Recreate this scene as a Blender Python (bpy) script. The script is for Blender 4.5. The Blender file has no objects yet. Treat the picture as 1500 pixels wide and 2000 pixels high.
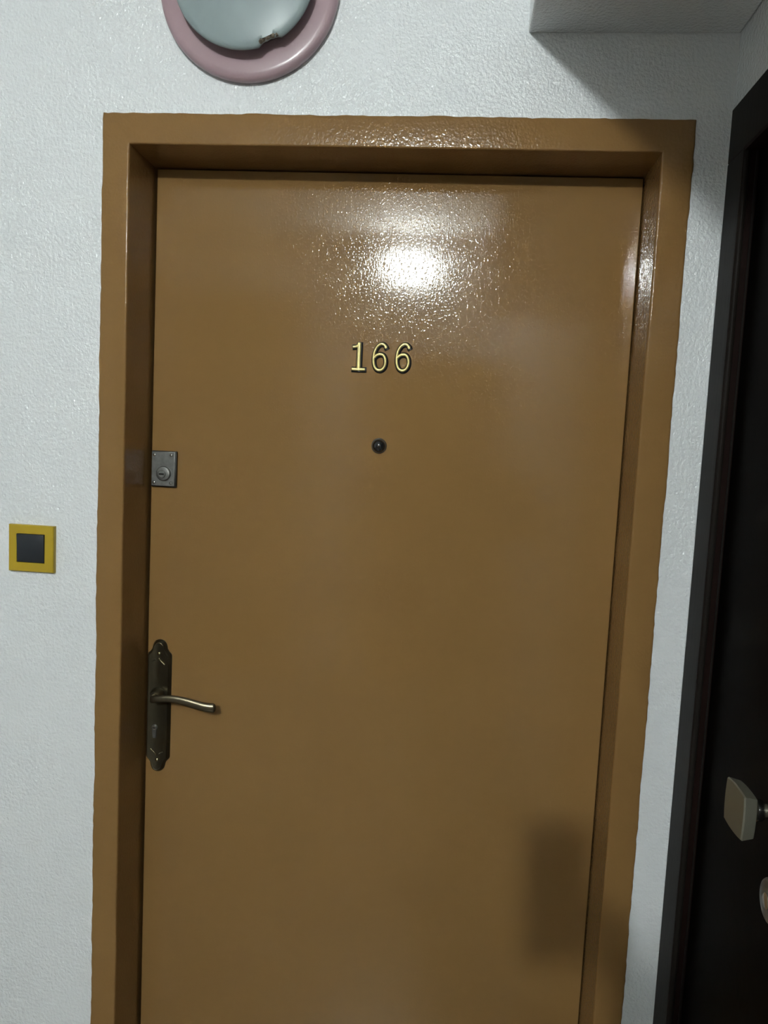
import bpy, bmesh, math, random
from mathutils import Vector, Matrix, noise
random.seed(7)
sc = bpy.context.scene
C = sc.collection

# ------------------------------------------------------------------ camera
CAM = Vector((0.6071, -1.2787, 1.5671))
YAW, PITCH, ROLL, FPX = -0.0863, -0.0945, 0.0488, 1505.54
fw = Vector((math.sin(YAW)*math.cos(PITCH), math.cos(YAW)*math.cos(PITCH), math.sin(PITCH)))
rt = Vector((math.cos(YAW), -math.sin(YAW), 0)); up = rt.cross(fw)
rt2 = rt*math.cos(ROLL) + up*math.sin(ROLL); up2 = -rt*math.sin(ROLL) + up*math.cos(ROLL)
cd = bpy.data.cameras.new('camera'); cam = bpy.data.objects.new('camera', cd); C.objects.link(cam)
cd.sensor_fit = 'VERTICAL'; cd.sensor_height = 32.0; cd.lens = FPX/2000*32.0; cd.clip_start = 0.005
CAMM = Matrix((rt2, up2, -fw)).transposed().to_4x4(); CAMM.translation = CAM
cam.matrix_world = CAMM
sc.camera = cam

# ------------------------------------------------------------------ world, exposure
w = bpy.data.worlds.new('world'); sc.world = w; w.use_nodes = True
w.node_tree.nodes['Background'].inputs[0].default_value = (0.05, 0.055, 0.06, 1)
w.node_tree.nodes['Background'].inputs[1].default_value = 0.3
sc.view_settings.view_transform = 'Standard'; sc.view_settings.look = 'None'
sc.view_settings.exposure = 0.16; sc.view_settings.gamma = 1.0; sc.view_settings.use_curve_mapping = False
BULB_STRENGTH = 1600.0
sc.cycles.sample_clamp_indirect = 60.0
BULB_COLOR = (0.93, 1.0, 0.985)
LAMP = Vector((0.30, -3.12, 2.565))

# ------------------------------------------------------------------ materials
def mat(name, col, rough=0.5, metal=0.0, spec=0.5, bump=None, var=None, coat=0.0, coat_rough=0.1):
    """bump = list of (noise scale xyz, detail, distance, strength); var = (scale, amount, second colour)"""
    m = bpy.data.materials.new(name); m.use_nodes = True
    nt = m.node_tree; b = nt.nodes['Principled BSDF']
    b.inputs['Base Color'].default_value = (*col, 1); b.inputs['Roughness'].default_value = rough
    b.inputs['Metallic'].default_value = metal; b.inputs['Specular IOR Level'].default_value = spec
    b.inputs['Coat Weight'].default_value = coat; b.inputs['Coat Roughness'].default_value = coat_rough
    tc = nt.nodes.new('ShaderNodeTexCoord')
    def ntex(scale, detail):
        mp = nt.nodes.new('ShaderNodeMapping'); nt.links.new(tc.outputs['Object'], mp.inputs['Vector'])
        mp.inputs['Scale'].default_value = scale if hasattr(scale, '__len__') else (scale,)*3
        n = nt.nodes.new('ShaderNodeTexNoise'); n.inputs['Scale'].default_value = 1.0
        n.inputs['Detail'].default_value = detail; n.inputs['Roughness'].default_value = 0.55
        nt.links.new(mp.outputs[0], n.inputs['Vector']); return n
    if var:
        n = ntex(var[0], 4); r = nt.nodes.new('ShaderNodeValToRGB')
        r.color_ramp.elements[0].position = 0.5-var[1]; r.color_ramp.elements[1].position = 0.5+var[1]
        r.color_ramp.elements[0].color = (*col, 1); r.color_ramp.elements[1].color = (*var[2], 1)
        nt.links.new(n.outputs['Fac'], r.inputs['Fac']); nt.links.new(r.outputs['Color'], b.inputs['Base Color'])
    prev = None
    for bb in (bump or []):
        s, d, dist, st = bb[:4]
        n = ntex(s, d); bp = nt.nodes.new('ShaderNodeBump')
        bp.inputs['Distance'].default_value = dist; bp.inputs['Strength'].default_value = st
        hgt = n.outputs['Fac']
        if len(bb) > 4:                     # keep only the peaks: scattered paint droplets
            mr = nt.nodes.new('ShaderNodeMapRange'); mr.interpolation_type = 'SMOOTHSTEP'
            mr.inputs['From Min'].default_value, mr.inputs['From Max'].default_value = bb[4]
            nt.links.new(hgt, mr.inputs['Value']); hgt = mr.outputs[0]
        nt.links.new(hgt, bp.inputs['Height'])
        if prev: nt.links.new(prev.outputs['Normal'], bp.inputs['Normal'])
        prev = bp
    if prev: nt.links.new(prev.outputs['Normal'], b.inputs['Normal'])
    return m

M = {}
M['wall'] = mat('white_gloss_wall_paint', (0.80, 0.822, 0.832), 0.10, bump=[((190, 190, 165), 2, 0.0040, 0.62), ((60, 60, 45), 2, 0.0020, 0.3), ((9, 9, 9), 2, 0.006, 0.25)])
M['ceil'] = mat('white_ceiling_paint', (0.83, 0.83, 0.81), 0.7, bump=[((180,)*3, 2, 0.002, 0.3)])
M['brown'] = mat('brown_enamel_door', (0.268, 0.150, 0.054), 0.07, spec=0.32,
                 bump=[((620, 620, 70), 2, 0.0006, 0.10), ((260, 260, 210), 1, 0.0006, 0.165, (0.50, 0.85))],
                 var=((3, 3, 1.2), 0.25, (0.256, 0.144, 0.051)))
M['frame'] = mat('brown_enamel_frame', (0.258, 0.142, 0.051), 0.065, spec=0.32,
                 bump=[((220, 220, 200), 1, 0.0014, 0.38), ((40, 40, 30), 2, 0.002, 0.07)],
                 var=((5, 5, 3), 0.25, (0.246, 0.136, 0.048)))
M['black'] = mat('black_brown_lacquer', (0.0022, 0.0018, 0.0016), 0.38, spec=0.015, bump=[((160, 30, 30), 3, 0.001, 0.25)],
                 var=((4, 30, 3), 0.2, (0.0018, 0.0014, 0.0012)))
M['casing'] = mat('dark_brown_casing', (0.014, 0.0125, 0.011), 0.45, spec=0.05, bump=[((120, 120, 14), 3, 0.001, 0.2)],
                  var=((40, 40, 3), 0.2, (0.014, 0.011, 0.009)))
M['reddish'] = mat('reddish_brown_jamb', (0.011, 0.0055, 0.0045), 0.5, spec=0.05)
M['gap'] = mat('unlit_gap_black', (0.004, 0.003, 0.002), 0.9, spec=0.1)
M['yellow'] = mat('mustard_yellow_plastic', (0.46, 0.315, 0.018), 0.38, bump=[((300,)*3, 2, 0.0004, 0.1)])
M['charcoal'] = mat('charcoal_plastic', (0.018, 0.021, 0.026), 0.42)
M['gold'] = mat('polished_gold', (0.90, 0.74, 0.30), 0.28, metal=0.4, spec=0.5)
M['blackplastic'] = mat('black_plastic', (0.006, 0.005, 0.004), 0.45)
M['bronze'] = mat('antique_bronze', (0.15, 0.13, 0.085), 0.30, metal=0.9, bump=[((200,)*3, 3, 0.0006, 0.15)],
                  var=((60, 60, 25), 0.25, (0.10, 0.09, 0.062)))
M['leverbronze'] = mat('lever_bronze', (0.20, 0.17, 0.11), 0.30, metal=0.9, bump=[((120,)*3, 2, 0.0008, 0.15)], var=((40, 20, 40), 0.15, (0.17, 0.145, 0.10)))
M['palebronze'] = mat('pale_bronze', (0.42, 0.36, 0.22), 0.22, metal=0.95)  # paler, smoother bronze for some ridges and the plate screws
M['steel'] = mat('dull_zinc_steel', (0.24, 0.24, 0.23), 0.38, metal=0.75, bump=[((150,)*3, 4, 0.0006, 0.2)],
                 var=((120, 120, 120), 0.2, (0.17, 0.17, 0.16)))
M['steelbright'] = mat('bright_steel', (0.55, 0.54, 0.50), 0.25, metal=0.9)
M['chrome'] = mat('chrome', (0.72, 0.71, 0.68), 0.22, metal=1.0)
M['satin'] = mat('satin_nickel', (0.20, 0.19, 0.145), 0.45, metal=0.55)
M['darkglass'] = mat('dark_lens_glass', (0.012, 0.012, 0.012), 0.06, spec=0.8)
M['opal'] = mat('frosted_opal_glass', (0.25, 0.305, 0.31), 0.33, spec=0.35, bump=[((12,)*3, 2, 0.002, 0.1)],
                var=((14, 14, 9), 0.28, (0.31, 0.37, 0.37)))
M['pink'] = mat('dusty_pink_glass', (0.42, 0.285, 0.315), 0.28, spec=0.5, coat=0.2, var=((11, 11, 11), 0.3, (0.38, 0.27, 0.29)))
M['grime'] = mat('brown_grime', (0.07, 0.052, 0.038), 0.8, bump=[((400,)*3, 3, 0.001, 0.5)], var=((220,)*3, 0.12, (0.23, 0.19, 0.14)))
M['plum'] = mat('dark_plum_lamp_body', (0.085, 0.055, 0.058), 0.5)
M['tile'] = mat('brown_floor_tile', (0.22, 0.19, 0.16), 0.3, var=((9,)*3, 0.2, (0.18, 0.155, 0.13)))
M['porcelain'] = mat('white_porcelain', (0.75, 0.75, 0.72), 0.3)
M['shade'] = mat('added_grey_shade', (0.16, 0.16, 0.16), 0.6)
M['skin'] = mat('skin', (0.50, 0.30, 0.215), 0.5, bump=[((400,)*3, 2, 0.0005, 0.2)])
M['cloth'] = mat('charcoal_cotton', (0.030, 0.030, 0.034), 0.9, spec=0.1, bump=[((300,)*3, 3, 0.002, 0.3)])
M['denim'] = mat('dark_denim', (0.020, 0.026, 0.042), 0.9, spec=0.1, bump=[((400,)*3, 3, 0.002, 0.3)])
M['hair'] = mat('black_hair', (0.012, 0.009, 0.007), 0.5, bump=[((300, 300, 40), 3, 0.003, 0.5)])
M['shoe'] = mat('black_shoe_leather', (0.015, 0.014, 0.013), 0.5)
M['eye'] = mat('eye_white', (0.7, 0.68, 0.65), 0.2)
m = bpy.data.materials.new('lit_bulb'); m.use_nodes = True
e = m.node_tree.nodes.new('ShaderNodeEmission'); e.inputs[0].default_value = (*BULB_COLOR, 1); e.inputs[1].default_value = BULB_STRENGTH
m.node_tree.links.new(e.outputs[0], m.node_tree.nodes['Material Output'].inputs[0]); M['bulb'] = m

# ------------------------------------------------------------------ helpers
def link(name, bm, m, parent=None, smooth=None):
    me = bpy.data.meshes.new(name)
    bmesh.ops.recalc_face_normals(bm, faces=bm.faces[:]); bm.to_mesh(me); bm.free()
    if m: me.materials.append(M[m])
    if smooth is not None:
        for p in me.polygons: p.use_smooth = True
        me.set_sharp_from_angle(angle=math.radians(smooth))
    o = bpy.data.objects.new(name, me); C.objects.link(o)
    if parent: o.parent = parent
    return o
def tag(o, label, cat=None, kind=None, group=None):
    o['label'] = label
    if cat: o['category'] = cat
    if kind: o['kind'] = kind
    if group: o['group'] = group
    return o
def empty(name, loc=(0, 0, 0)):
    o = bpy.data.objects.new(name, None); C.objects.link(o); o.location = loc; o.empty_display_size = 0.05
    return o
def under(o, parent):                       # parent keeping world placement (parents are unrotated empties/meshes)
    o.parent = parent; o.matrix_parent_inverse = Matrix.Translation(parent_world(parent)).inverted(); return o
def parent_world(o):
    v = Vector(o.location)
    while o.parent: o = o.parent; v = v + Vector((0, 0, 0))
    return v
def part(name, bm, m, parent, smooth=None, label=None):
    o = link(name, bm, m, None, smooth); o.parent = parent
    if parent.type == 'EMPTY': o.matrix_parent_inverse = Matrix.Translation(parent.location).inverted()
    if label: o['label'] = label
    return o
def add_box(bm, x0, x1, y0, y1, z0, z1, bev=0.0, seg=2):
    t = bmesh.new()
    bmesh.ops.create_cube(t, size=1.0)
    for v in t.verts: v.co = Vector(((x0+x1)/2+v.co.x*(x1-x0), (y0+y1)/2+v.co.y*(y1-y0), (z0+z1)/2+v.co.z*(z1-z0)))
    if bev: bmesh.ops.bevel(t, geom=t.edges[:], offset=bev, segments=seg, profile=0.5, affect='EDGES')
    merge(bm, t); return bm
def merge(bm, t):
    me = bpy.data.meshes.new('tmp'); t.to_mesh(me); t.free(); bm.from_mesh(me); bpy.data.meshes.remove(me)
def box(*a, **k): return add_box(bmesh.new(), *a, **k)
def lathe(prof, seg=48, axis='y', c=(0, 0, 0), bm=None, rfun=None):
    """prof: list of (radius, height along -axis) ; axis y means profile height goes toward -y"""
    bm = bm or bmesh.new(); rings = []
    for (r, h) in prof:
        ring = []
        for i in range(seg):
            a = 2*math.pi*i/seg; rr = r*(rfun(a, r) if rfun else 1)
            u, v = rr*math.cos(a), rr*math.sin(a)
            p = {'y': (u, -h, v), 'x': (-h, u, v), 'z': (u, v, h)}[axis]
            ring.append(bm.verts.new(Vector(p)+Vector(c)))
        rings.append(ring)
    for a, b in zip(rings, rings[1:]):
        for i in range(seg):
            j = (i+1) % seg; bm.faces.new((a[i], a[j], b[j], b[i]))
    for ring in (rings[0], rings[-1]): bm.faces.new(ring)
    return bm
def prism(outline, levels, bm=None, c=(0, 0, 0)):
    """outline: (x,z) list; levels: list of (inset, y) lofted; inset by scaling toward per-vertex normals"""
    bm = bm or bmesh.new(); n = len(outline); rings = []
    P = [Vector(p) for p in outline]
    area = sum(P[i].x*P[(i+1) % n].y-P[(i+1) % n].x*P[i].y for i in range(n)); s = 1 if area > 0 else -1
    N = []
    for i in range(n):
        d = (P[(i+1) % n]-P[i-1]).normalized(); N.append(Vector((-d.y, d.x))*s)
    for ins, y in levels:
        rings.append([bm.verts.new((c[0]+P[i].x+N[i].x*ins, c[1]+y, c[2]+P[i].y+N[i].y*ins)) for i in range(n)])
    for a, b in zip(rings, rings[1:]):
        for i in range(n):
            j = (i+1) % n; bm.faces.new((a[i], a[j], b[j], b[i]))
    bm.faces.new(rings[0]); bm.faces.new(rings[-1])
    return bm
def catmull(pts, k=8):
    P = [Vector(p) for p in pts]; P = [P[0]*2-P[1]]+P+[P[-1]*2-P[-2]]; out = []
    for i in range(1, len(P)-2):
        for j in range(k):
            t = j/k; a, b, c_, d = P[i-1:i+3]
            out.append(0.5*((2*b)+(c_-a)*t+(2*a-5*b+4*c_-d)*t*t+(3*b-a-3*c_+d)*t**3))
    out.append(P[-2]); return out
def tube(pts, radii, seg=14, bm=None, flat=1.0, updir=(0, 0, 1)):
    """swept tube; radii per point (in-plane), flat scales the second axis; round-capped ends come from radii"""
    bm = bm or bmesh.new(); rings = []; n = len(pts)
    for i in range(n):
        t = (Vector(pts[min(i+1, n-1)])-Vector(pts[max(i-1, 0)])).normalized()
        u = Vector(updir); u = (u-t*u.dot(t))
        if u.length < 1e-4: u = Vector((1, 0, 0))-t*t.x
        u.normalize(); v = t.cross(u); r = radii[i]
        rings.append([bm.verts.new(Vector(pts[i])+u*r*math.cos(2*math.pi*k/seg)+v*r*flat*math.sin(2*math.pi*k/seg)) for k in range(seg)])
    for a, b in zip(rings, rings[1:]):
        for k in range(seg):
            j = (k+1) % seg; bm.faces.new((a[k], a[j], b[j], b[k]))
    bm.faces.new(rings[0]); bm.faces.new(rings[-1]); return bm

# ------------------------------------------------------------------ dimensions (metres)
W, H = 0.9503, 2.08                         # brown frame, outside
IL, IR, IT = 0.0467, 0.9024, 2.0302         # opening
YD = 0.1073                                 # door face depth behind the wall face
XR = 1.005                                  # right wall plane
XL, YB, ZC = -3.00, -3.38, 2.78             # left wall, back wall, ceiling
SX, SZ = 0.6856, 2.2065                     # soffit edge and underside

# ------------------------------------------------------------------ room shell
def structure(name, bm, m, label, cat, smooth=None):
    return tag(link(name, bm, m, None, smooth), label, cat, 'structure')
bm = bmesh.new()
add_box(bm, XL-0.1, 0.014, 0.0, 0.22, 0.0, ZC)
add_box(bm, 0.014, W-0.014, 0.0, 0.22, H-0.014, ZC)
add_box(bm, W-0.014, XR+0.12, 0.0, 0.22, 0.0, ZC)
structure('wall_front', bm, 'wall', 'white glossy orange-peel wall around the brown door', 'wall')
BY0, BY1, BZ = -0.072, -0.905, 2.012        # black door opening in the right wall
bm = bmesh.new()
add_box(bm, XR, XR+0.12, BY0, 0.0, 0.0, ZC)
add_box(bm, XR, XR+0.12, YB, BY1, 0.0, ZC)
add_box(bm, XR, XR+0.12, BY1, BY0, BZ, ZC)
structure('wall_right', bm, 'wall', 'white side wall holding the black door', 'wall')
structure('wall_left', box(XL-0.1, XL, YB, 0, 0, ZC), 'wall', 'white wall at the far end of the landing', 'wall')
bm = bmesh.new()
add_box(bm, -0.36, XR+0.12, YB-0.1, YB, 0, 2.46); add_box(bm, XL-0.1, XR+0.12, YB-0.1, YB, 2.46, ZC)
add_box(bm, XL-0.1, -1.60, YB-0.1, YB, 0, 2.46)
structure('wall_back', bm, 'wall', 'white wall across the landing with a wide passage opening', 'wall')
bm = bmesh.new()
add_box(bm, -1.70, -0.26, -5.3, -5.2, 0, ZC); add_box(bm, -1.70, -1.60, -5.2, YB-0.1, 0, ZC); add_box(bm, -0.36, -0.26, -5.2, YB-0.1, 0, ZC)
add_box(bm, -1.70, -0.26, -5.3, YB-0.1, 2.46, 2.56)
structure('wall_passage', bm, 'wall', 'white walls of the dim passage beyond the landing', 'wall')
structure('ceiling', box(XL-0.1, XR+0.12, YB-0.1, 0.22, ZC, ZC+0.1), 'ceil', 'white ceiling of the landing', 'ceiling')
structure('soffit', box(SX, XR, -2.55, 0.0, SZ, ZC, bev=0.003), 'wall', 'white boxed soffit above the corner by the black door', 'soffit')
fl = structure('floor', box(XL-0.1, XR+0.12, -5.3, 0.22, -0.1, -0.004), 'gap', 'brown tiled floor of the landing', 'floor')
TS = 0.40; k = 0; tile_me = None
y = YB
while y < -0.001:
    x = XL
    while x < XR-0.001:
        x1, y1 = min(x+TS, XR), min(y+TS, 0.0)
        t = link('floor_tile', box(x+0.0015, x1-0.0015, y+0.0015, y1-0.0015, -0.012, 0.0, bev=0.001, seg=1), 'tile'); t.parent = fl
        x += TS
    y += TS

# ------------------------------------------------------------------ brown steel door frame (mitred, ragged paint line at the wall)
def frame_loft(Wd, Hd, il, ir, it, prof, name, wob=0.0):
    """prof entries (f, e, y): f = fraction outer->inner edge, e = extra inward metres, y depth"""
    wl, wr, wt = il, Wd-ir, Hd-it
    def inset(f, e): return f*wl+e, f*wr+e, f*wt+e
    nv, nh = 220, 110
    bm = bmesh.new(); cols = []
    def col(side, t):
        c = []
        for k, (f, e, yy) in enumerate(prof):
            l, r, tp = inset(f, e)
            if side == 'L': p = Vector((l, yy, t*(Hd-tp))); n = Vector((1, 0, 0)); s = t*Hd*60
            elif side == 'T': p = Vector((l+t*(Wd-l-r), yy, Hd-tp)); n = Vector((0, 0, -1)); s = 200+t*Wd*60
            else: p = Vector((Wd-r, yy, (1-t)*(Hd-tp))); n = Vector((-1, 0, 0)); s = 400+t*Hd*60
            if wob and f < 0.2:
                p += n*wob*(noise.noise((s, 0.3, 0.7))*0.6+noise.noise((s*3.1, 5.3, 0.7))*0.55+noise.noise((s*0.25, 9.3, 0.2))*0.8)
            elif wob and abs(f-1) < 0.12 and e == 0:
                p += n*wob*0.22*(noise.noise((s*0.6, 2.3, 0.7))+noise.noise((s*0.15, 7.3, 0.7)))
            c.append(bm.verts.new(p))
        cols.append(c)
    for i in range(nv+1): col('L', i/nv)
    for i in range(1, nh): col('T', i/nh)
    for i in range(nv+1): col('R', i/nv)
    for a, b in zip(cols, cols[1:]):
        for k in range(len(prof)-1): bm.faces.new((a[k], a[k+1], b[k+1], b[k]))
    return bm
prof = [(0.0, 0, 0.004), (0.0, 0, -0.0012), (0.012, 0, -0.0026), (0.05, 0, -0.0034), (0.09, 0, -0.0036), (0.5, 0, -0.0036), (0.93, 0, -0.0036), (0.962, 0, -0.0035), (0.984, 0, -0.0028),
        (0.996, 0, -0.0014), (1.0, 0, 0.0006), (1.0, 0, 0.003), (1.0, 0.0, 0.03), (1.0, 0.0, YD+0.043), (1.0, 0.014, YD+0.043), (1.0, 0.014, YD+0.075)]
structure('trim_1', frame_loft(W, H, IL, IR, IT, prof, 'trim', 0.0016), 'frame', 'brown painted steel door frame around the door numbered 166', 'door frame', smooth=50)

# ------------------------------------------------------------------ brown door with its hardware
door = empty('door_1', (0.475, YD, 0.0))
tag(door, 'glossy brown apartment door with gold number 166', 'door', 'structure')
part('door_leaf', box(IL+0.0042, IR-0.0016, YD, YD+0.04, 0.006, IT-0.003, bev=0.0016, seg=2), 'brown', door)

# house number digits
DIG = {'1': [([(0.05, 0.865), (0.16, 0.885), (0.25, 0.965)], 0.046), ([(0.26, 0.975), (0.26, 0.5), (0.26, 0.04)], 0.064), ([(0.05, 0.04), (0.26, 0.035), (0.47, 0.04)], 0.050)],
       '6': [([(0.50, 0.86), (0.47, 0.91), (0.42, 0.96), (0.33, 0.985), (0.22, 0.95), (0.11, 0.83), (0.04, 0.66), (0.015, 0.46), (0.035, 0.24), (0.11, 0.08), (0.24, 0.015),
              (0.38, 0.05), (0.475, 0.17), (0.505, 0.32), (0.475, 0.47), (0.39, 0.58), (0.26, 0.605), (0.14, 0.565), (0.05, 0.49)], 0.046)]}
def strokes(ch, x0, z0, h, ybase, grow, height, tilt, xs):
    bm = bmesh.new()
    for pts, wd in DIG[ch]:
        P = catmull([(p[0], p[1], 0) for p in pts], 6); n = len(P); rings = []
        for i in range(n):
            t = (P[min(i+1, n-1)]-P[max(i-1, 0)]).normalized(); nn = Vector((-t.y, t.x, 0))
            wv = wd*h
            if ch == '6' and i < 9: wv *= 1.0+0.35*max(0, 1-abs(i-3)/5)      # ball terminal
            wv += grow
            ext = 0.0
            q = P[i]*h
            if i == 0: q = q-t*wv*0.7
            if i == n-1: q = q+t*wv*0.7
            def tr(pt, dy):
                return (x0+pt.x*xs+pt.y*math.tan(tilt), ybase-dy, z0+pt.y)
            ring = []
            for (s, hh) in ((-1, 0), (-1, 0.55), (-0.55, 0.92), (0, 1.0), (0.55, 0.92), (1, 0.55), (1, 0)):
                ring.append(bm.verts.new(tr(q+nn*wv*s, height*hh)))
            rings.append(ring)
        for a, b in zip(rings, rings[1:]):
            for k in range(7): bm.faces.new((a[k], a[(k+1) % 7], b[(k+1) % 7], b[k]))
        bm.faces.new(rings[0]); bm.faces.new(rings[-1])
    return bm
XS = {'1': 1.0, '6': 0.92}
def digit(ch, x0, z0, h, lab):
    o = part('house_number_digit', strokes(ch, x0+0.0008, z0-0.0006, h, YD, 0.0025, 0.0035, 0.0, XS[ch]), 'blackplastic', door, smooth=45, label=lab)
    g = link('gold_face', strokes(ch, x0, z0, h, YD-0.0028, 0.0, 0.0030, 0.0, XS[ch]), 'gold', None, 40)
    g.parent = o; g.matrix_parent_inverse = o.matrix_world.inverted() if False else Matrix()
    g.matrix_parent_inverse = Matrix.Translation(door.location).inverted() @ Matrix.Translation(door.location)
    g['label'] = 'raised polished gold face of the digit'
    return o
digit('1', 0.4168, 1.6865, 0.0475, 'gold digit 1 with black edge')
digit('6', 0.4548, 1.6875, 0.0475, 'gold digit 6 with black edge')
digit('6', 0.4960, 1.6885, 0.0475, 'gold digit 6 with black edge')

def sub(name, bm, m, parent, smooth=None, label=None):      # sub-part of a mesh part (part meshes sit at the world origin)
    o = link(name, bm, m, None, smooth); o.parent = parent
    if label: o['label'] = label
    return o
def screw(parent, x, y, z, r, m='steelbright', ang=0.4):
    bm = lathe([(r, 0), (r, r*0.25), (r*0.75, r*0.55), (r*0.3, r*0.66)], 14, 'y', (x, y, z))
    s = sub('screw', bm, m, parent, 40)
    return s

# peephole
pp = part('peephole', lathe([(0.0138, 0), (0.0140, 0.002), (0.0132, 0.0045), (0.0118, 0.0058), (0.0110, 0.0052)], 32, 'y', (0.4726, YD, 1.5540)), 'steel', door, 40, 'dark round peephole')
M_pp = sub('lens', lathe([(0.0118, 0.004), (0.0112, 0.0075), (0.0090, 0.0108), (0.0055, 0.0130), (0.0015, 0.0138)], 32, 'y', (0.4726, YD, 1.5540)), 'darkglass', pp, 60)

# upper rim lock
lx0, lx1, lz0, lz1 = 0.0535, 0.1010, 1.4590, 1.5255
lock = part('deadbolt_lock', box(lx0, lx1, YD-0.0075, YD, lz0, lz1, bev=0.0016), 'blackplastic', door, 20, 'square grey lock plate')
sub('face_plate', box(lx0+0.0013, lx1-0.0022, YD-0.0098, YD-0.0070, lz0+0.002, lz1-0.0015, bev=0.0009), 'steel', lock, 20, 'dull grey metal face plate')
cyc = (0.0785, YD-0.0095, 1.4842)
cy = sub('cylinder', lathe([(0.0135, 0), (0.0133, 0.004), (0.0122, 0.0055), (0.0098, 0.006)], 32, 'y', cyc), 'steel', lock, 25)
sub('plug', lathe([(0.0072, 0.0055), (0.0070, 0.0078), (0.0062, 0.0083)], 24, 'y', (cyc[0]-0.0015, cyc[1], cyc[2]-0.001)), 'steel', lock, 25)
sub('keyhole', box(cyc[0]-0.0062, cyc[0]+0.0030, cyc[1]-0.0089, cyc[1]-0.0075, cyc[2]-0.0023, cyc[2]+0.0003), 'gap', lock)
for sx, sz, mm in ((0.0068, 0.0585, 'steelbright'), (0.0385, 0.0590, 'steelbright'), (0.0068, 0.0080, 'steelbright'), (0.0385, 0.0080, 'steel')):
    screw(lock, lx0+sx, YD-0.0095, lz0+sz, 0.0029, mm)

# lever handle on its long ornamental plate
pc, pz0, pz1, hw = 0.0757, 0.9120, 1.1700, 0.0232
half = []
def end_curve(zt, s):
    # ogee end: shoulder, concave sweep, rounded tip ; s = +1 top, -1 bottom
    return [(hw, zt-s*0.0300), (hw-0.0012, zt-s*0.0265), (hw-0.0055, zt-s*0.0225), (hw-0.0085, zt-s*0.0175), (hw-0.0092, zt-s*0.0125),
            (hw-0.0112, zt-s*0.0068), (hw-0.0150, zt-s*0.0024), (hw-0.0195, zt-s*0.0004)]
topc = end_curve(pz1, 1); botc = end_curve(pz0, -1)
out = [(pc-x, z) for x, z in topc]+[(pc, pz1)]+[(pc+x, z) for x, z in reversed(topc)]
out += [(pc+x, z) for x, z in botc]+[(pc, pz0)]+[(pc-x, z) for x, z in reversed(botc)]
hp = part('lever_handle', prism(out, [(0, YD), (0, YD-0.0022), (0.0010, YD-0.0032), (0.0036, YD-0.0085), (0.0046, YD-0.0092), (0.0058, YD-0.0088)]), 'bronze', door, 35,
          'antique bronze lever handle on a long plate with shaped ends')
yp = YD-0.0088
for s, zt in ((1, pz1), (-1, pz0)):
    sc_pts = [(pc+0.0130*s, zt-s*0.047), (pc+0.0090*s, zt-s*0.0435), (pc+0.0035*s, zt-s*0.0385), (pc+0.0005*s, zt-s*0.0335)]
    sub('scroll_ridge', tube([Vector((q.x, yp, q.y)) for q in catmull([(a, b, 0) for a, b in sc_pts], 6)], [0.0003]+[0.0013]*17+[0.0004], 8, updir=(0, 1, 0)), 'palebronze', hp, 60)
    sc_pts = [(pc-0.0120*s, zt-s*0.041), (pc-0.0085*s, zt-s*0.0395), (pc-0.0045*s, zt-s*0.0365)]
    sub('scroll_ridge', tube([Vector((q.x, yp, q.y)) for q in catmull([(a, b, 0) for a, b in sc_pts], 6)], [0.0003]+[0.0011]*11+[0.0004], 8, updir=(0, 1, 0)), 'bronze', hp, 60)
    arc = [(pc+0.0085*math.cos(a), zt-s*(0.0145-0.0095*math.sin(a))) for a in [math.pi*(0.12+0.76*i/8) for i in range(9)]]
    sub('tip_ridge', tube([Vector((a, yp, b)) for a, b in arc], [0.0003]+[0.0009]*7+[0.0003], 8, updir=(0, 1, 0)), 'palebronze' if s > 0 else 'bronze', hp, 60)
    screw(hp, pc+0.001, yp, zt-s*0.0255, 0.0036, 'palebronze')
# spindle collar and lever
spz = 1.0650
sub('collar', lathe([(0.0135, 0), (0.0130, 0.0030), (0.0105, 0.0055), (0.0088, 0.010), (0.0080, 0.016)], 28, 'y', (pc-0.001, yp, spz)), 'bronze', hp, 40)
lp = catmull([(pc-0.001, YD-0.018, spz), (pc-0.001, YD-0.032, spz+0.0005), (pc+0.002, YD-0.041, spz+0.0015), (pc+0.014, YD-0.0445, spz+0.0050), (pc+0.036, YD-0.045, spz+0.0070),
              (pc+0.062, YD-0.044, spz+0.0045), (pc+0.086, YD-0.043, spz-0.0010), (pc+0.102, YD-0.042, spz-0.0045), (pc+0.115, YD-0.040, spz-0.0058), (pc+0.1225, YD-0.038, spz-0.0055)], 8)
n = len(lp); rad = []
for i in range(n):
    t = i/(n-1)
    r = 0.0066 if t < 0.3 else 0.0066+0.0030*((t-0.3)/0.7)**1.2
    if t > 0.90: r *= math.sqrt(max(0.02, 1-((t-0.90)/0.10)**2))
    rad.append(r)
lev = sub('lever', tube(lp, rad, 16, flat=0.62), 'leverbronze', hp, 60, 'curved antique bronze lever')
# keyed cylinder below the lever
kz = 1.0010
eu = [(pc-0.0045+0.0055*math.cos(a)-0.0, kz+0.0055*math.sin(a)) for a in [math.radians(-52+d) for d in range(0, 285, 19)]]
eu += [(pc-0.0045-0.0034, kz-0.018), (pc-0.0045-0.0022, kz-0.0205), (pc-0.0045+0.0022, kz-0.0205), (pc-0.0045+0.0034, kz-0.018)]
sub('lock_cylinder', prism(eu, [(0, yp+0.001), (0, yp-0.0022), (0.0006, yp-0.0028)]), 'steel', hp, 40)
sub('plug', lathe([(0.0046, 0), (0.0046, 0.0034), (0.0040, 0.0040)], 20, 'y', (pc-0.0045, yp, kz)), 'steelbright', hp, 40)
sub('keyhole', box(pc-0.0072, pc-0.0016, yp-0.0044, yp-0.0038, kz-0.0009, kz+0.0006), 'gap', hp)

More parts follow.
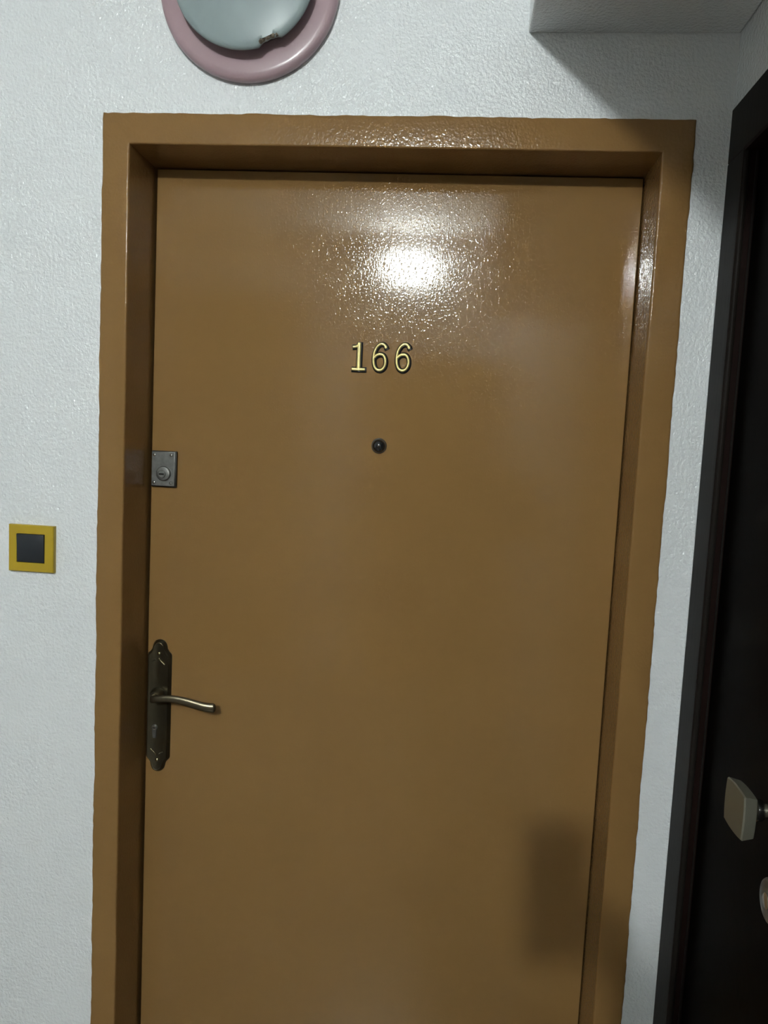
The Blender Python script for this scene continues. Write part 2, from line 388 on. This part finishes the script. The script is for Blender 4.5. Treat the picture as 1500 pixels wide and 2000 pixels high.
# ------------------------------------------------------------------ yellow light switch
sx0, sz1, ss = -0.1571, 1.3881, 0.082
sw = empty('light_switch', (sx0+ss/2, 0.0, sz1-ss)); tag(sw, 'square light switch with mustard yellow surround and black rocker', 'switch')
bm = bmesh.new(); i0, i1 = 0.0150, 0.0660
o4 = [(sx0, sz1-ss), (sx0+ss, sz1-ss), (sx0+ss, sz1), (sx0, sz1)]
q4 = [(sx0+i0, sz1-i1), (sx0+i1, sz1-i1), (sx0+i1, sz1-i0), (sx0+i0, sz1-i0)]
rows = []
for pts, yy in ((o4, 0.0), (o4, -0.0075)): rows.append([bm.verts.new((a, yy, b)) for a, b in pts])
rows.append([bm.verts.new((a+(0.0012 if a < sx0+0.04 else -0.0012), -0.0090, b+(0.0012 if b < sz1-0.04 else -0.0012))) for a, b in o4])
rows.append([bm.verts.new((a, -0.0090, b)) for a, b in q4]); rows.append([bm.verts.new((a, -0.0030, b)) for a, b in q4])
for a, b in zip(rows, rows[1:]):
    for k in range(4): bm.faces.new((a[k], a[(k+1) % 4], b[(k+1) % 4], b[k]))
bm.faces.new(rows[-1])
part('surround', bm, 'yellow', sw, 30)
bm = box(sx0+i0+0.0008, sx0+i1-0.0008, -0.0105, -0.0025, sz1-i1+0.0008, sz1-i0-0.0008, bev=0.0008)
for v in bm.verts:
    if v.co.y < -0.006: v.co.y += (v.co.z-(sz1-0.041))*-0.06
part('rocker', bm, 'charcoal', sw, 30)

# ------------------------------------------------------------------ round pink and opal glass wall lamp (unlit) above the door
PX, PZ = 0.2430, 2.2700
pl = empty('wall_lamp', (PX, 0.0, PZ)); tag(pl, 'round unlit wall lamp, frosted pale disc over a dusty pink glass ring', 'lamp')
part('pink_glass_ring', lathe([(0.140, 0.0), (0.1445, 0.005), (0.1450, 0.011), (0.1438, 0.0160), (0.1395, 0.0192), (0.132, 0.0203), (0.115, 0.0206), (0.09, 0.0206)], 120, 'y', (PX, 0, PZ)), 'pink', pl, 60)
part('lamp_body', lathe([(0.094, 0.018), (0.098, 0.026), (0.098, 0.041)], 64, 'y', (PX, 0, PZ)), 'plum', pl, 50)
CH = math.radians(-66)
def chip(a, r):
    d = (a-CH+math.pi) % (2*math.pi)-math.pi
    if abs(d) > 0.16 or r < 0.104: return 1.0
    k = math.sqrt(max(0, 1-(d/0.16)**2)); return 1-0.060*k*(0.92+0.10*math.sin(d*55))*(r/0.111)**2
part('opal_disc', lathe([(0.1065, 0.0400), (0.1112, 0.0420), (0.1122, 0.0450), (0.1112, 0.0480), (0.1082, 0.0502), (0.1036, 0.0519), (0.0985, 0.0530), (0.075, 0.0568), (0.045, 0.0595), (0.012, 0.0605)], 180, 'y', (PX, 0, PZ), rfun=chip), 'opal', pl, 60,
     'pale frosted glass disc with a chipped lower edge')
bm = bmesh.new(); ch_pts = []
for i in range(13):
    d = -0.17+0.34*i/12; r = 0.1085-0.0065*math.sqrt(max(0, 1-(d/0.17)**2))+0.0008*math.sin(i*2.3)
    ch_pts.append(Vector((PX+r*math.cos(CH+d), -0.0470+0.0006*math.cos(i*1.7), PZ+r*math.sin(CH+d))))
part('chipped_edge', tube(ch_pts, [0.0008]+[0.0040+0.0008*math.sin(i*1.9) for i in range(11)]+[0.0008], 8, updir=(0, 1, 0)), 'grime', pl, 60, 'brown grimy broken edge of the glass')

# ------------------------------------------------------------------ black door in the right wall
CX = XR-0.004                                # casing face plane
def casing_box(y0, y1, z0, z1): return box(CX, XR+0.006, min(y0, y1), max(y0, y1), z0, z1, bev=0.002, seg=3)
tr = empty('trim_2', (XR, (BY0+BY1)/2, 0)); tag(tr, 'dark brown casing around the black door', 'door frame', 'structure')
cw = 0.066
part('casing_post', casing_box(-0.0055, BY0, 0.0, BZ), 'casing', tr)
part('casing_post', casing_box(BY1, BY1-cw, 0.0, BZ), 'casing', tr)
part('casing_head', casing_box(-0.0055, BY1-cw, BZ, BZ+0.081), 'casing', tr)
jb = bmesh.new()
add_box(jb, XR-0.004, XR+0.10, BY0-0.004, BY0+0.001, 0.0, BZ); part('jamb', jb, 'reddish', tr)
part('jamb', box(XR-0.004, XR+0.10, BY1-0.001, BY1+0.004, 0.0, BZ), 'reddish', tr)
part('jamb', box(XR-0.004, XR+0.10, BY1+0.004, BY0-0.004, BZ-0.004, BZ+0.001), 'reddish', tr)
part('bead', tube([Vector((CX+0.005, BY0-0.001, 0.0)), Vector((CX+0.005, BY0-0.001, BZ))], [0.0055, 0.0055], 14, updir=(1, 0, 0)), 'casing', tr, 40)
part('leaf_edge_glint', box(1.0185, 1.0212, BY0-0.0056, BY0-0.0042, 0.0, BZ-0.004), 'casing', tr)  # added strip, paler than the leaf, painting in the glint along its edge
LXF = 1.021                                  # leaf face
d2 = empty('door_2', (LXF, (BY0+BY1)/2, 0)); tag(d2, 'black lacquered door with nickel knob in the side wall', 'door', 'structure')
ly0, ly1 = BY0-0.008, BY1+0.007
part('door_leaf', box(LXF, LXF+0.045, ly1, ly0, 0.008, BZ-0.008, bev=0.003, seg=3), 'black', d2)
def panel(z0, z1):
    a, b = ly0-0.17, ly1+0.15
    ol = [(b, z0), (a, z0), (a, z1), (b, z1)]
    bm = bmesh.new(); rings = []
    for ins, dx in ((0, 0.001), (0.004, -0.006), (0.014, -0.007), (0.020, -0.002), (0.034, -0.0015), (0.05, -0.006)):
        rings.append([bm.verts.new((LXF+dx, yv+(ins if yv == b else -ins), zv+(ins if zv == z0 else -ins))) for yv, zv in ol])
    for r0, r1 in zip(rings, rings[1:]):
        for k in range(4): bm.faces.new((r0[k], r0[(k+1) % 4], r1[(k+1) % 4], r1[k]))
    bm.faces.new(rings[-1]); return bm
# knob: flared cushion block on a round neck; lock rose below
KY, KZ = -0.359, 1.1490
part('knob_rose', lathe([(0.026, 0), (0.026, 0.003), (0.022, 0.007), (0.015, 0.009)], 36, 'x', (LXF, KY, KZ)), 'satin', d2, 40)
part('knob_neck', lathe([(0.0105, 0.006), (0.0095, 0.014), (0.0095, 0.022), (0.0135, 0.027), (0.0135, 0.033), (0.0090, 0.037), (0.0090, 0.0415)], 28, 'x', (LXF, KY, KZ)), 'chrome', d2, 40)
bm = bmesh.new()
# cushion: square with bulging edges, tapering toward the door
def sq(h, bul, k=6):
    cs = [(-h, -h), (h, -h), (h, h), (-h, h)]; o = []
    for i in range(4):
        a, b = Vector(cs[i]), Vector(cs[(i+1) % 4]); d = b-a; nrm = Vector((d.y, -d.x)).normalized()
        for j in range(k):
            t = j/k; o.append(a+d*t+nrm*bul*4*t*(1-t))
    return o
rings = []
for xx, hh, bl in ((0.9800, 0.0225, 0.0020), (0.9788, 0.0238, 0.0020), (0.9655, 0.0262, 0.0022), (0.9637, 0.0252, 0.0022)):
    rings.append([bm.verts.new((xx, KY+q.x*1.08, KZ+q.y)) for q in sq(hh, bl)])
for a, b in zip(rings, rings[1:]):
    for i in range(len(a)): bm.faces.new((a[i], a[(i+1) % len(a)], b[(i+1) % len(a)], b[i]))
bm.faces.new(rings[0]); bm.faces.new(rings[-1])
part('knob', bm, 'satin', d2, 35, 'square cushion-shaped satin nickel knob')
rz = part('lock_rose', lathe([(0.0270, 0), (0.0270, 0.004), (0.0255, 0.0065), (0.0235, 0.0070), (0.0215, 0.0052), (0.016, 0.0050)], 40, 'x', (LXF, KY+0.002, 1.0350)), 'steel', d2, 40, 'round metal lock rose')
sub('cylinder', lathe([(0.0095, 0.004), (0.0095, 0.0095), (0.0085, 0.0102)], 24, 'x', (LXF, KY+0.002, 1.0350)), 'steelbright', rz, 40)

# ------------------------------------------------------------------ lit bulb on the back wall
lb = empty('bulb_lamp', (LAMP.x, YB, LAMP.z)); tag(lb, 'lit white bulb with an added grey light-blocking shade on the back wall', 'lamp')
part('holder', lathe([(0.052, 0), (0.052, -0.008), (0.040, -0.018), (0.013, -0.026), (0.012, -0.130), (0.028, -0.142), (0.028, -0.205), (0.022, -0.212)], 32, 'y', (LAMP.x, YB, LAMP.z)), 'porcelain', lb, 40)
dy = LAMP.y-YB
rf = [(0.029, -dy+0.075), (0.062, -dy+0.060), (0.088, -dy+0.025), (0.096, -dy+0.014), (0.099, -dy+0.004), (0.1015, -dy+0.004), (0.099, -dy+0.016), (0.091, -dy+0.028), (0.065, -dy+0.064), (0.029, -dy+0.080)]
bm = bmesh.new(); n = 40; rr = []
for r, h in rf: rr.append([bm.verts.new((LAMP.x+r*math.cos(2*math.pi*i/n), YB-h, LAMP.z+r*math.sin(2*math.pi*i/n))) for i in range(n)])
for a, b in zip(rr, rr[1:]+rr[:1]):
    for i in range(n): bm.faces.new((a[i], a[(i+1) % n], b[(i+1) % n], b[i]))
part('added_light_blocker', bm, 'shade', lb, 40)  # unseen shade, added to keep bulb light off the back wall and ceiling
bm = bmesh.new(); bmesh.ops.create_uvsphere(bm, u_segments=24, v_segments=14, radius=0.045)
bmesh.ops.translate(bm, vec=LAMP, verts=bm.verts[:])
part('bulb', bm, 'bulb', lb, 80)

# ------------------------------------------------------------------ neighbour's door across the landing (behind the photographer)
nb = empty('trim_3', (0.62, YB, 0)); tag(nb, 'brown door frame on the back wall below the lit bulb', 'door frame', 'structure')
nx0, nx1, nz = 0.02, 0.92, 2.08
part('frame_post', box(nx0, nx0+0.05, YB, YB+0.012, 0, nz-0.05, bev=0.002), 'frame', nb)
part('frame_post', box(nx1-0.05, nx1, YB, YB+0.012, 0, nz-0.05, bev=0.002), 'frame', nb)
part('frame_head', box(nx0, nx1, YB, YB+0.012, nz-0.05, nz, bev=0.002), 'frame', nb)
d3 = empty('door_3', (0.62, YB, 0)); tag(d3, 'brown door on the back wall below the lit bulb', 'door', 'structure')
part('door_leaf', box(nx0+0.054, nx1-0.053, YB, YB+0.006, 0.006, nz-0.053, bev=0.0015), 'brown', d3)
part('door_knob', lathe([(0.022, 0), (0.022, -0.004), (0.009, -0.008), (0.009, -0.035), (0.022, -0.042), (0.025, -0.052), (0.020, -0.064), (0.006, -0.068)], 24, 'y', (nx1-0.12, YB+0.006, 1.02)), 'bronze', d3, 40)

# ------------------------------------------------------------------ the phone that takes the picture and the person holding it
def cam_local(x, y, z): return CAMM @ Vector((x, y, z))
bm = box(-0.0370, 0.0345, -0.1090, 0.0380, 0.0035, 0.0115, bev=0.003, seg=3)
for v in bm.verts: v.co = CAMM @ v.co
ph = empty('smartphone', cam_local(-0.02, -0.13, 0.008)); tag(ph, 'black smartphone held upright by the person behind it', 'phone')
part('phone_body', bm, 'charcoal', ph)
bm = box(-0.0345, 0.0320, -0.1065, 0.0355, 0.0112, 0.0118)
for v in bm.verts: v.co = CAMM @ v.co
part('screen', bm, 'darkglass', ph)

class Skel:
    def __init__(s): s.v = []; s.e = []; s.r = []
    def add(s, co, r, parent=None):
        s.v.append(Vector(co)); s.r.append(r); i = len(s.v)-1
        if parent is not None: s.e.append((parent, i))
        return i
    def chain(s, pts, parent):
        for co, r in pts: parent = s.add(co, r, parent)
        return parent
K = Skel(); bx, by = 0.72, -1.83
pel = K.add((bx, by, 0.95), (0.165, 0.115))
sp = K.chain([((bx, by+0.005, 1.08), (0.150, 0.105)), ((bx, by+0.005, 1.24), (0.165, 0.112)), ((bx, by-0.01, 1.38), (0.150, 0.095))], pel)
nk = K.chain([((bx-0.005, by+0.005, 1.46), (0.062, 0.060)), ((bx-0.02, by+0.045, 1.53), (0.055, 0.058)), ((bx-0.032, by+0.075, 1.58), (0.06, 0.065))], sp)
for s_ in (-1, 1):
    K.chain([((bx+s_*0.095, by, 0.86), (0.090, 0.098)), ((bx+s_*0.105, by+0.01, 0.68), (0.078, 0.082)), ((bx+s_*0.11, by+0.015, 0.48), (0.058, 0.060)),
             ((bx+s_*0.112, by-0.01, 0.32), (0.052, 0.057)), ((bx+s_*0.115, by-0.02, 0.10), (0.040, 0.042)), ((bx+s_*0.12, by-0.02, 0.06), (0.042, 0.045)), ((bx+s_*0.128, by+0.06, 0.042), (0.043, 0.036)), ((bx+s_*0.138, by+0.155, 0.035), (0.040, 0.028))], pel)
# right arm (their right, +x) raised to the phone, fingers closed on its edge
wr = cam_local(0.066, -0.165, 0.062); pm = cam_local(0.060, -0.115, 0.040)
hr = K.chain([((bx+0.17, by-0.005, 1.40), (0.062, 0.062)), ((bx+0.215, by+0.03, 1.30), (0.050, 0.050)), ((bx+0.225, by+0.12, 1.18), (0.043, 0.043)), ((bx+0.10, by+0.30, 1.26), (0.040, 0.038)),
              (wr, (0.026, 0.024)), (pm, (0.026, 0.016))], sp)
for k, (yy, ln) in enumerate(((-0.058, 0.9), (-0.077, 1.0), (-0.096, 0.95), (-0.114, 0.8))):
    K.chain([(cam_local(0.060, yy, 0.024), (0.0092, 0.0092)), (cam_local(0.0500, yy+0.003, 0.004), (0.0086, 0.0086)), (cam_local(0.040-0.006*ln, yy+0.005, -0.0095), (0.0080, 0.0076)), (cam_local(0.024-0.012*ln, yy+0.007, -0.0065), (0.0070, 0.0066))], hr)
K.chain([(cam_local(0.056, -0.095, 0.040), (0.012, 0.012)), (cam_local(0.038, -0.070, 0.030), (0.0100, 0.0100)), (cam_local(0.022, -0.050, 0.0235), (0.0088, 0.0080))], hr)
# left arm hanging
hl = K.chain([((bx-0.17, by-0.005, 1.40), (0.062, 0.062)), ((bx-0.215, by-0.01, 1.29), (0.050, 0.050)), ((bx-0.235, by-0.03, 1.10), (0.042, 0.042)), ((bx-0.238, by+0.0, 0.97), (0.040, 0.038)),
              ((bx-0.24, by+0.035, 0.85), (0.025, 0.028)), ((bx-0.24, by+0.045, 0.79), (0.017, 0.032))], sp)
for k in range(4):
    yy = by+0.072-0.019*k; l = (0.92, 1.0, 0.95, 0.78)[k]
    K.chain([((bx-0.24, yy, 0.765), (0.0095, 0.0095)), ((bx-0.236, yy, 0.765-0.040*l), (0.0088, 0.0088)), ((bx-0.226, yy, 0.765-0.064*l), (0.0080, 0.0080)), ((bx-0.214, yy-0.002, 0.765-0.082*l), (0.0068, 0.0068))], hl)
K.chain([((bx-0.232, by+0.072, 0.815), (0.0115, 0.0115)), ((bx-0.224, by+0.094, 0.785), (0.0100, 0.0100)), ((bx-0.216, by+0.100, 0.760), (0.0082, 0.0082))], hl)
me = bpy.data.meshes.new('person_body'); me.from_pydata([tuple(v) for v in K.v], K.e, [])
bo = bpy.data.objects.new('person_body', me); C.objects.link(bo)
md = bo.modifiers.new('skin', 'SKIN'); md.use_smooth_shade = True
for i, sv in enumerate(me.skin_vertices[0].data): sv.radius = K.r[i]; sv.use_root = (i == 0)
bo.modifiers.new('sub', 'SUBSURF').levels = 2
dg = bpy.context.evaluated_depsgraph_get(); full = bpy.data.meshes.new_from_object(bo.evaluated_get(dg))
bpy.data.objects.remove(bo)
hc = Vector((bx-0.035, by+0.110, 1.645))                    # head centre
bm = bmesh.new(); bm.from_mesh(full)
t = bmesh.new(); bmesh.ops.create_uvsphere(t, u_segments=40, v_segments=28, radius=1.0)
for v in t.verts:
    x, y_, z = v.co
    wx = 0.076*(1.0-0.20*max(0, -z)**1.3); wy = 0.096*(1.0-0.10*max(0, -z))
    p = Vector((x*wx, y_*wy, z*0.116))
    if y_ > 0.5:                                            # face: brow, nose, lips, chin
        p.y += 0.022*math.exp(-(x/0.16)**2-((z+0.12)/0.20)**2)
        p.y += 0.007*math.exp(-(x/0.30)**2-((z+0.46)/0.07)**2)
        p.y -= 0.008*(math.exp(-((x-0.38)/0.18)**2-((z-0.05)/0.12)**2)+math.exp(-((x+0.38)/0.18)**2-((z-0.05)/0.12)**2))
        p.y += 0.010*math.exp(-(x/0.3)**2-((z+0.80)/0.15)**2)
    v.co = hc+p
merge(bm, t)
for s_ in (-1, 1):
    t = bmesh.new(); bmesh.ops.create_uvsphere(t, u_segments=14, v_segments=10, radius=1.0)
    for v in t.verts: v.co = hc+Vector((s_*0.077+v.co.x*0.008, -0.006+v.co.y*0.019, -0.004+v.co.z*0.032))
    merge(bm, t)
for f in bm.faces:
    f.smooth = True; c = f.calc_center_median()
    hand = (c-pm).length < 0.095 or (c.z < 0.88 and c.x < bx-0.195)
    if c.z > 1.465 and (Vector((c.x, c.y))-Vector((bx, by))).length < 0.25 and not (c-pm).length < 0.2: f.material_index = 0
    elif hand: f.material_index = 0
    elif c.z < 0.075: f.material_index = 3
    elif c.z < 0.93 and c.x > bx-0.20: f.material_index = 2
    else: f.material_index = 1
pme = bpy.data.meshes.new('person'); bm.to_mesh(pme); bm.free()
for k in ('skin', 'cloth', 'denim', 'shoe'): pme.materials.append(M[k])
person = bpy.data.objects.new('person', pme); C.objects.link(person)
tag(person, 'person in charcoal top and dark jeans standing and holding up a phone', 'person')
t = bmesh.new(); bmesh.ops.create_uvsphere(t, u_segments=40, v_segments=28, radius=1.0)
dl = []
for v in t.verts:
    x, y_, z = v.co
    if z < (0.42 if y_ > 0.25 else (-0.05 if y_ > -0.1 else -0.45)): dl.append(v)
    v.co = hc+Vector((x*0.083, y_*0.103-0.003, z*0.124))
bmesh.ops.delete(t, geom=dl, context='VERTS')
sub('hair', t, 'hair', person, 80, 'short black hair')
for s_ in (-1, 1):
    t = bmesh.new(); bmesh.ops.create_uvsphere(t, u_segments=12, v_segments=8, radius=0.0115)
    bmesh.ops.translate(t, vec=hc+Vector((s_*0.031, 0.0765, 0.006)), verts=t.verts[:])
    ey = sub('eye', t, 'eye', person, 80)
    t = bmesh.new(); bmesh.ops.create_uvsphere(t, u_segments=10, v_segments=6, radius=0.0058)
    bmesh.ops.translate(t, vec=hc+Vector((s_*0.031, 0.0830, 0.006)), verts=t.verts[:])
    sub('iris', t, 'hair', ey, 80)
